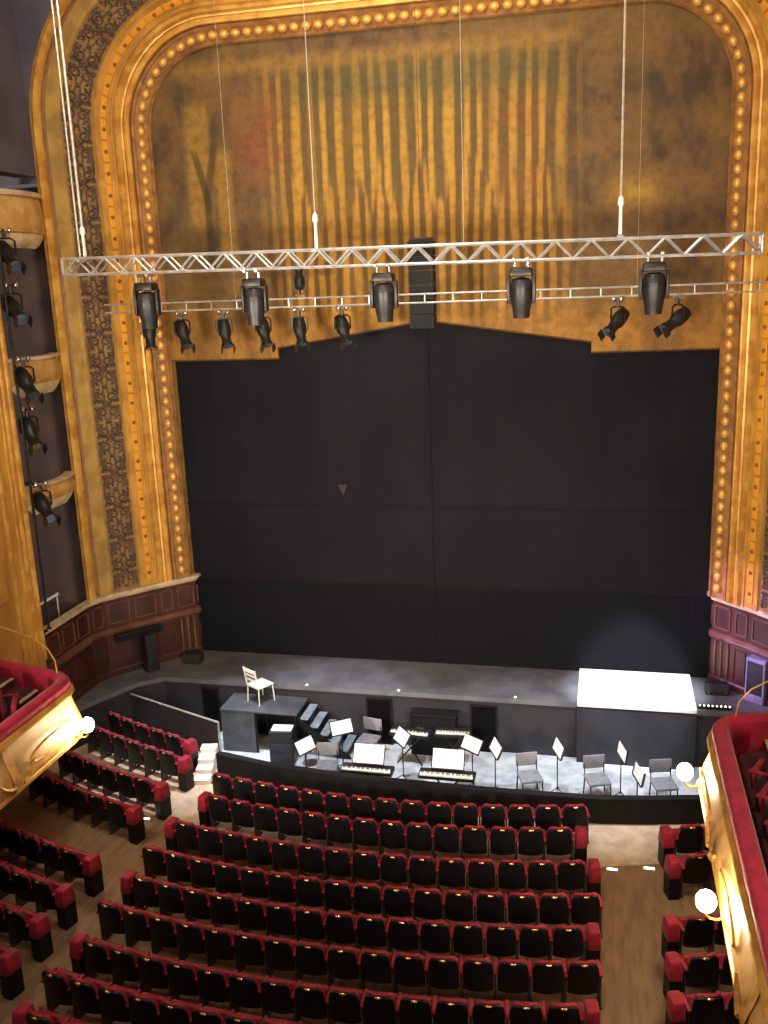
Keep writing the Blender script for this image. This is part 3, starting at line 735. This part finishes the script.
def moving_head(x, z, tilt, label):
    t = thing('moving_head_lamp', label, 'stage light', (x, 18, z), 0, 'large lamps under the long truss')
    for s in (-1, 1):
        b = BM(); add_box(b, (s * .12, 0, -.04), (.05, .07, .16), .012, 1); add_box(b, (s * .12, 0, .035), (.07, .37, .07), .01, 1); obj('clamp', b, chrome, t)
    b = BM(); add_box(b, (0, 0, -.19), (.42, .36, .16), .03, 2, taper=(.9, .9)); obj('base', b, fix_black, t, True)
    for s in (-1, 1):
        b = BM(); add_box(b, (s * .235, 0, -.5), (.06, .16, .52), .02, 2); obj('yoke_arm', b, fix_black, t, True)
    M = Matrix.Translation((0, 0, -.55)) @ Matrix.Rotation(tilt, 4, 'X')
    b = BM(); add_lathe(b, [(.09, .26), (.17, .23), (.205, .12), (.205, -.02), (.195, -.18), (.165, -.33), (.15, -.47)], 14, M); h = obj('head', b, fix_grey, t, True)
    b = BM(); add_lathe(b, [(.13, -.475), (.125, -.465), (.06, -.455)], 14, M); obj('lens', b, lens_m, h, True)
    b = BM(); add_lathe(b, [(.212, .03), (.215, .06), (.212, .09)], 14, M); obj('cooling_ring', b, fix_black, h, True)
    return t
MH = [(-9.1, 'leftmost large lamp on the long truss'), (-6.78, 'second large lamp from the left on the long truss'), (-4.15, 'large lamp hanging just left of the speaker column'),
      (-1.54, 'large lamp hanging right of the speaker column'), (.83, 'rightmost large lamp on the long truss')]
for i, (x, l) in enumerate(MH): moving_head(x, 11.24, (.05, -.08, .04, .06, .0)[i], 'black ' + l)

def spot_lamp(x, y, z, pan, tilt, label, up=False, cat_group='small spotlights on the ladder bar', sc=1.08):
    t = thing('spotlight', label, 'stage light', (x, y, z), pan, cat_group); t.scale = (sc,) * 3
    k = 1
    for s in (-1, 1):
        b = BM(); add_lathe(b, [(.05, -.03), (.065, 0), (.05, .03)], 8, Matrix.Translation((s * .09, 0, 0)) @ Matrix.Rotation(PI / 2, 4, 'Y')); obj('clamp', b, chrome, t, True)
    b = BM(); add_tube(b, [(0, 0, -.02), (0, 0, -.14)], .03, 6); add_tube(b, [(-.17, 0, -.42), (-.17, 0, -.18), (-.1, 0, -.14), (.1, 0, -.14), (.17, 0, -.18), (.17, 0, -.42)], .018, 5); obj('yoke', b, fix_black, t, True)
    M = Matrix.Translation((0, 0, -.40)) @ Matrix.Rotation(tilt, 4, 'X')
    b = BM(); add_lathe(b, [(.05, .27), (.115, .24), (.14, .1), (.14, -.05), (.105, -.12), (.10, -.26), (.125, -.30), (.125, -.34)], 12, M); bd = obj('body', b, fix_black, t, True)
    b = BM(); add_lathe(b, [(.11, -.345), (.1, -.335), (.05, -.325)], 12, M); obj('lens', b, lens_m, bd, True)
    for s in (-1, 1):
        b = BM(); add_box(b, (s * .13, 0, -.41), (.012, .2, .14), .004, 1, M=M); obj('barn_door', b, fix_grey, bd)
    return t
SPOTS = [(-10.28, .5, -.35, 'leftmost small spotlight, just below the leftmost large lamp'), (-9.45, .8, -.6, 'second small spotlight from the left'), (-8.42, .6, -.5, 'third small spotlight from the left'),
         (-7.49, .7, -.5, 'fourth small spotlight from the left, beneath a large lamp'), (-6.63, .5, -.45, 'fifth small spotlight from the left'), (-5.64, .7, -.55, 'small spotlight nearest left of the speaker column'),
         (.24, -.7, -.9, 'small spotlight left of the rightmost large lamp'), (1.42, -1.0, -1.0, 'rightmost small spotlight, nearest the proscenium')]
for x, pan, tilt, l in SPOTS: spot_lamp(x, 20.3, 10.44, pan, tilt, 'black ' + l)
spot_lamp(-6.58, 20.3, 10.74, .3, .5, 'black small spotlight standing on top of the ladder bar', sc=.85).rotation_euler = (0, PI, .3)
for x, y, z, l, tl in ((-12.6, 18.62, 12.35, 'black boom lamp just under the topmost box front', -.9), (-12.6, 18.6, 11.2, 'black boom lamp halfway down the upper dark box', -1.0), (-12.46, 18.5, 9.62, 'black boom lamp against the middle box front', -.8),
        (-12.6, 18.62, 8.5, 'black boom lamp hanging in the box below the middle front', -.7), (-12.46, 18.55, 6.8, 'black boom lamp beside the lowest box front', -.9)):
    spot_lamp(x, y, z, 1.0, tl, l, cat_group='boom lamps in the boxes', sc=1.25)
tp = thing('boom_pole', 'dark vertical lamp pole in front of the stacked boxes', 'pole', (-12.64, 18.44, 3.335))
b = BM(); add_tube(b, [(0, 0, 0), (0, 0, 9.1)], .03, 8); obj('pole', b, fix_black, tp, True)
b = BM(); add_lathe(b, [(.06, 0), (.06, .02), (.04, .04)], 10); obj('foot', b, fix_black, tp, True)
for z in (12.35, 11.2, 9.62, 8.5, 6.8):
    b = BM(); add_tube(b, [(0, 0, z - 3.335), (.06, .16, z - 3.335)], .02, 6); obj('side_arm', b, fix_black, tp, True)

t = thing('speaker_column', 'tall black line-array speaker column hanging at the centre of the drop', 'loudspeaker', (-3.92, 20.75, 9.93))
for i in range(6):
    zz = .16 + i * .31; b = BM(); add_box(b, (0, 0, zz), (.54, .42, .30), .015, 1); c_ = obj('cabinet', b, speaker_m, t)
    b = BM(); add_box(b, (0, -.214, zz), (.48, .01, .25), .004, 1); obj('grille', b, black_paint, c_)
b = BM(); add_box(b, (0, 0, 1.9), (.5, .3, .05), .01, 1); add_tube(b, [(0, 0, 1.9), (0, 0, 11)], .006, 5); obj('flying_frame', b, fix_black, t)

# ------------------------------------------------------------------ stage objects
t = thing('white_platform', 'dazzling white-topped platform at the right of the stage edge', 'platform', (.85, 21.88, -.4))
b = BM(); add_box(b, (0, 0, 1.50), (2.7, 2.06, .09), .01, 1); obj('top', b, white_paint, t)
b = BM(); add_box(b, (0, -.98, .725), (2.7, .06, 1.45)); obj('front_panel', b, stage_front_m, t)
b = BM(); add_box(b, (-1.32, -.9, .725), (.06, .16, 1.45)); obj('corner_post', b, black_paint, t)
for x, y, l in ((-4.87, 21.12, 'tiny white marker light on the stage edge near its middle'), (-1.98, 21.14, 'tiny white marker light on the stage edge left of the white platform'), (-7.26, 21.1, 'tiny white marker light on the stage edge behind the stairs')):
    tag(obj('marker_light', (lambda b: (add_lathe(b, [(.02, 0), (.028, .008), (.022, .022), (.006, .03)], 8), b)[1])(BM()), led_glow, loc=(x, y, STG)), l, 'marker light')
t = thing('footlight_strip', 'row of tiny footlight bulbs on the stage edge right of the white platform', 'footlights', (2.62, 21.2, STG))
b = BM(); add_box(b, (0, 0, .03), (.75, .1, .06), .01, 1); obj('trough', b, black_paint, t)
for i in range(8):
    b = BM(); add_ball(b, (-.33 + i * .094, -.01, .075), .02, 6, 4); obj('bulb', b, led_glow, t, True)
def monitor(x, y, rz, label):
    t = thing('stage_monitor', label, 'loudspeaker', (x, y, STG), rz)
    b = BM(); v = add_prism(b, [(-.16, 0), (.16, 0), (.16, .1), (.02, .24), (-.16, .24)], -.26, .26); place(v, Matrix.Rotation(PI / 2, 4, 'X')); obj('cabinet', b, speaker_m, t)
    for s in (-1, 1):
        b = BM(); add_ball(b, (.17, s * .2, .07), .022, 6, 4); obj('knob', b, chrome, t, True)
    return t
monitor(-10.85, 22.12, -PI / 2, 'low black stage monitor at the foot of the left plinth')
monitor(2.75, 22.1, -PI / 2, 'low black stage monitor at the foot of the purple-lit plinth')
d = math.atan2(22.05 - 20.9, -11.68 + 12.62)
t = thing('plinth_speaker', 'grey upright loudspeaker standing against the left mahogany plinth', 'loudspeaker', (-11.75, 21.45, STG), d)
b = BM(); add_box(b, (0, 0, .62), (.30, .3, .85), .02, 2); obj('cabinet', b, fix_grey, t); b = BM(); add_box(b, (0, 0, .1), (.34, .34, .2), .015, 1); obj('base', b, speaker_m, t)
b = BM(); add_box(b, (0, -.155, .62), (.25, .01, .78), .004, 1); obj('grille', b, speaker_m, t)
t = thing('plinth_bar_speaker', 'long black horizontal speaker bar across the left mahogany plinth', 'loudspeaker', (-12.0, 21.43, 2.0), d)
b = BM(); add_box(b, (0, 0, .09), (1.3, .1, .2), .015, 1); obj('cabinet', b, speaker_m, t)
b = BM(); add_box(b, (0, -.052, .09), (1.22, .008, .15)); obj('grille', b, black_paint, t)
t = thing('plinth_screen', 'small pale lit box standing beside the purple plinth', 'speaker', (3.62, 21.75, STG), -.7)
b = BM(); add_box(b, (0, 0, .55), (.5, .32, 1.1), .02, 1); obj('cabinet', b, mat('violet_grey_box', '#8a86a0', '#6f6b86', 4, .5), t)
b = BM(); add_box(b, (0, -.165, .62), (.4, .01, .8), .004, 1); obj('grille', b, fix_grey, t)

# ------------------------------------------------------------------ orchestra pit
PZ = -.4
for i, (x0, x1, zt) in enumerate(((-5.68, -5.06, .84), (-3.05, -2.43, .82), (-10.13, -9.7, .82))):
    b = BM(); add_box(b, ((x0 + x1) / 2, 21.045, (PZ + zt) / 2), (x1 - x0, .05, zt - PZ)); dr = struct(obj('door_%d' % (i + 1), b, door_black), 'tall black pit door in the wall under the stage')
    b = BM()
    for s in (x0, x1): add_box(b, (s, 21.03, (PZ + zt) / 2), (.04, .04, zt - PZ))
    add_box(b, ((x0 + x1) / 2, 21.03, zt), (x1 - x0 + .04, .04, .04)); obj('door_frame', b, black_paint, dr)
t = thing('black_cabinet', 'low wide black cabinet against the pit wall between two doors', 'cabinet', (-3.93, 20.8, PZ))
b = BM(); add_box(b, (0, 0, .52), (1.12, .36, 1.04), .015, 1); obj('body', b, black_paint, t)
b = BM(); add_box(b, (0, 0, 1.06), (1.16, .4, .04), .008, 1); obj('lid', b, black_paint, t)
for s in (-.3, .3):
    b = BM(); add_tube(b, [(s - .08, -.2, .75), (s - .08, -.23, .75), (s + .08, -.23, .75), (s + .08, -.2, .75)], .01, 5); obj('handle', b, chrome, t)

# platform with stairs
t = thing('grey_platform', 'grey boxy platform at the left of the pit, carrying a white chair', 'platform', (-8.23, 20.55, PZ))
b = BM(); add_box(b, (0, 0, 1.12), (2.02, .96, .06), .008, 1); obj('top', b, plat_grey, t)
b = BM(); add_box(b, (-.55, -.45, .545), (.88, .04, 1.09)); obj('front_panel', b, plat_grey, t)
b = BM(); add_box(b, (-.98, 0, .545), (.04, .92, 1.09)); obj('side_panel', b, plat_grey, t)
for x, y in ((-.08, -.44), (.96, -.44), (.96, .44), (-.96, .44)):
    b = BM(); add_tube(b, [(x, y, 0), (x, y, 1.09)], .025, 6); obj('leg', b, leg_black, t)
b = BM(); add_box(b, (.44, .4, .545), (1.05, .03, 1.09)); obj('back_drape', b, black_paint, t)
t = thing('pit_stairs', 'open stairs with pale grey treads leading down from the grey platform', 'stairs', (-7.2, 20.58, PZ))
for i in range(5):
    b = BM(); zz = 1.12 - .195 * (i + .75); add_box(b, (.13 + .245 * i, 0, zz), (.215, .86, .035), .006, 1); tr = obj('tread', b, tread_m, t)
    for q in (-.4, 0, .4):
        b = BM(); add_ball(b, (.22 + .245 * i, q, zz + .015), .022, 6, 4); obj('tread_stud', b, chrome, tr)
for q in (-.44, .44):
    b = BM(); v = add_prism(b, [(0, 1.02), (.0, .8), (.98, 0), (1.3, 0), (1.3, .04)], q - .02, q + .02); place(v, Matrix.Rotation(PI / 2, 4, 'X')); obj('stringer', b, leg_black, t)

def chair(name, loc, rz, label, seat_m, frame_m, slats=False, cat='chair', group=None, wd=.44):
    t = thing(name, label, cat, loc, rz, group)
    h = wd / 2
    b = BM(); add_box(b, (0, 0, .455), (wd, wd, .05 if slats else .07), .02, 2); obj('seat', b, seat_m, t, True)
    if slats:
        for z in (.66, .78, .90):
            b = BM(); add_box(b, (0, -h + .0 - (z - .46) * .12, z), (wd - .05, .02, .06 if z < .9 else .1), .006, 1); obj('back_slat', b, seat_m, t)
        for s in (-1, 1):
            b = BM(); add_tube(b, [(s * (h - .02), -h + .02, .45), (s * (h - .02), -h - .06, .96)], .02, 6); obj('back_post', b, seat_m, t, True)
    else:
        b = BM(); add_box(b, (0, -h - .03, .75), (wd, .05, .32), .022, 2, M=Matrix.Identity(4)); obj('backrest', b, seat_m, t, True)
        for s in (-1, 1):
            b = BM(); add_tube(b, [(s * (h - .03), -h + .03, .44), (s * (h - .03), -h + .0, .62), (s * (h - .03), -h - .03, .85)], .012, 6); obj('back_post', b, frame_m, t, True)
    for sx in (-1, 1):
        for sy in (-1, 1):
            b = BM(); add_tube(b, [(sx * (h - .03), sy * (h - .03), .44), (sx * (h - .01), sy * (h - .01), 0)], .016, 6); obj('leg', b, frame_m, t, True)
    return t
chair('wooden_chair', (-8.36, 20.68, PZ + 1.15), math.radians(-32), 'white slat-backed chair standing on the grey platform', white_paint, white_paint, True, wd=.5)
CH = [(-1.48, 19.2, 200, 'grey padded chair, leftmost of three in the pit right half'), (.0, 19.32, 198, 'grey padded chair, middle of three in the pit right half'), (1.42, 19.35, 195, 'grey padded chair in the pit nearest the right balcony'),
      (-5.5, 20.35, 170, 'grey padded chair at the foot of the grey stairs'), (-6.15, 18.95, 190, 'grey padded chair behind the pit wall, nearest the grey stairs')]
for x, y, a, l in CH: chair('orchestra_chair', (x, y, PZ), math.radians(a), l, chair_grey, leg_black, group='orchestra chairs in the pit', wd=.5)

def stand(x, y, rz, label, slabel, h=1.1, wide=.56, tilt=58):
    t = thing('music_stand', label, 'music stand', (x, y, PZ), rz, 'music stands in the pit')
    for k in range(3):
        a = k * 2 * PI / 3; b = BM(); add_tube(b, [(0, 0, .16), (.26 * math.cos(a), .26 * math.sin(a), .012)], .011, 5); obj('leg', b, leg_black, t)
    b = BM(); add_tube(b, [(0, 0, .1), (0, 0, h)], .014, 6); obj('post', b, leg_black, t)
    M = Matrix.Translation((0, 0, h + .05)) @ Matrix.Rotation(math.radians(tilt), 4, 'X')
    b = BM(); add_box(b, (0, 0, 0), (wide, .36, .012), .004, 1, M=M); add_box(b, (0, -.18, .03), (wide, .012, .06), M=M); obj('desk', b, leg_black, t)
    s = thing('sheet_music', slabel, 'sheet music', (x, y, PZ), rz, 'sheet music in the pit')
    for q in (-1, 1):
        b = BM(); add_box(b, (q * (wide - .04) / 4, .0, .014 + .004), ((wide - .05) / 2, .31, .006), .002, 1, M=M); obj('page', b, paper, s)
    return t
ST = [(-5.95, 19.6, 35, 'left of the first keyboard'), (-4.42, 19.35, -50, 'between the two front keyboards'), (-2.78, 19.25, -35, 'right behind the second front keyboard'),
      (-2.25, 19.15, 84, 'left of the leftmost grey chair'), (-.88, 19.35, 84, 'between the left and middle grey chairs'), (.5, 19.4, 84, 'between the middle and right grey chairs'),
      (.82, 18.5, 82, 'by the pit wall below the right grey chair'), (-6.75, 19.2, 60, 'in front of the grey stairs')]
for x, y, a, l in ST: stand(x, y, math.radians(a), 'black music stand ' + l, 'white sheet music on the stand ' + l, h=1.08 if x > -6.5 else .75)

def keyboard(x, y, z, rz, w, label, slabel=None, two=False):
    t = thing('electric_keyboard', label, 'keyboard', (x, y, PZ), rz, 'keyboards in the pit')
    z = z - PZ
    b = BM(); add_box(b, (0, .06, z - .05), (w + .08, .36, .09), .012, 1); obj('body', b, fix_grey, t)
    nk = 36; kw = w / nk
    b = BM()
    for i in range(nk): add_box(b, (-w / 2 + (i + .5) * kw, -.05, z + .005), (kw * .92, .15, .03))
    kk = obj('white_keys', b, keys_white, t); kk['kind'] = 'stuff'
    b = BM()
    for i in range(nk):
        if i % 7 not in (2, 6): add_box(b, (-w / 2 + (i + 1) * kw, -.01, z + .025), (kw * .5, .08, .02))
    kb = obj('black_keys', b, leg_black, t); kb['kind'] = 'stuff'
    for s in (-1, 1):
        b = BM(); add_tube(b, [(s * w * .35, -.1, 0), (-s * w * .3, .12, z - .1)], .018, 6); obj('stand_leg', b, leg_black, t)
    if slabel:
        M = Matrix.Translation((0, .25, z + .23)) @ Matrix.Rotation(math.radians(58), 4, 'X')
        b = BM(); add_box(b, (0, 0, -.01), (.74, .46, .012), .004, 1, M=M); add_box(b, (0, -.22, .02), (.74, .012, .05), M=M); obj('music_rest', b, leg_black, t)
        s = thing('sheet_music', slabel, 'sheet music', (x, y, PZ), rz, 'sheet music in the pit')
        for q in (-1, 1):
            b = BM(); add_box(b, (q * .175, .01, .004), (.345, .42, .008), .002, 1, M=M); obj('page', b, paper, s)
    return t
keyboard(-5.06, 18.45, .35, .0, 1.12, 'white-keyed keyboard behind the pit wall, left of the front pair', 'large white score on the left front keyboard')
keyboard(-3.25, 18.5, .35, .0, 1.18, 'white-keyed keyboard behind the pit wall, right of the front pair', 'large white score on the right front keyboard')
keyboard(-4.42, 20.22, .42, -.1, .92, 'keyboard at the back of the pit, left of the rear pair')
keyboard(-3.40, 20.36, .42, .05, .80, 'keyboard at the back of the pit, right of the rear pair')
t = thing('equipment_stack', 'black equipment rack with a pale sheet on top, under the grey platform edge', 'equipment rack', (-7.5, 19.75, PZ), .1)
b = BM(); add_box(b, (0, 0, .45), (.6, .4, .9), .015, 1); obj('case', b, fix_black, t)
for z in (.25, .5, .75):
    b = BM(); add_box(b, (0, -.205, z), (.5, .012, .18), .004, 1); obj('unit_panel', b, fix_grey, t)
b = BM(); add_box(b, (0, .02, .91), (.5, .32, .012)); obj('sheet', b, paper, t)
t = thing('stool', 'round black stool beside the equipment rack', 'stool', (-6.85, 19.75, PZ))
b = BM(); add_lathe(b, [(.17, .5), (.19, .53), (.18, .58), (.05, .6)], 12); obj('seat', b, leg_black, t, True)
for k in range(3):
    a = k * 2 * PI / 3 + .4; b = BM(); add_tube(b, [(.08 * math.cos(a), .08 * math.sin(a), .5), (.22 * math.cos(a), .22 * math.sin(a), 0)], .014, 5); obj('leg', b, chrome, t)
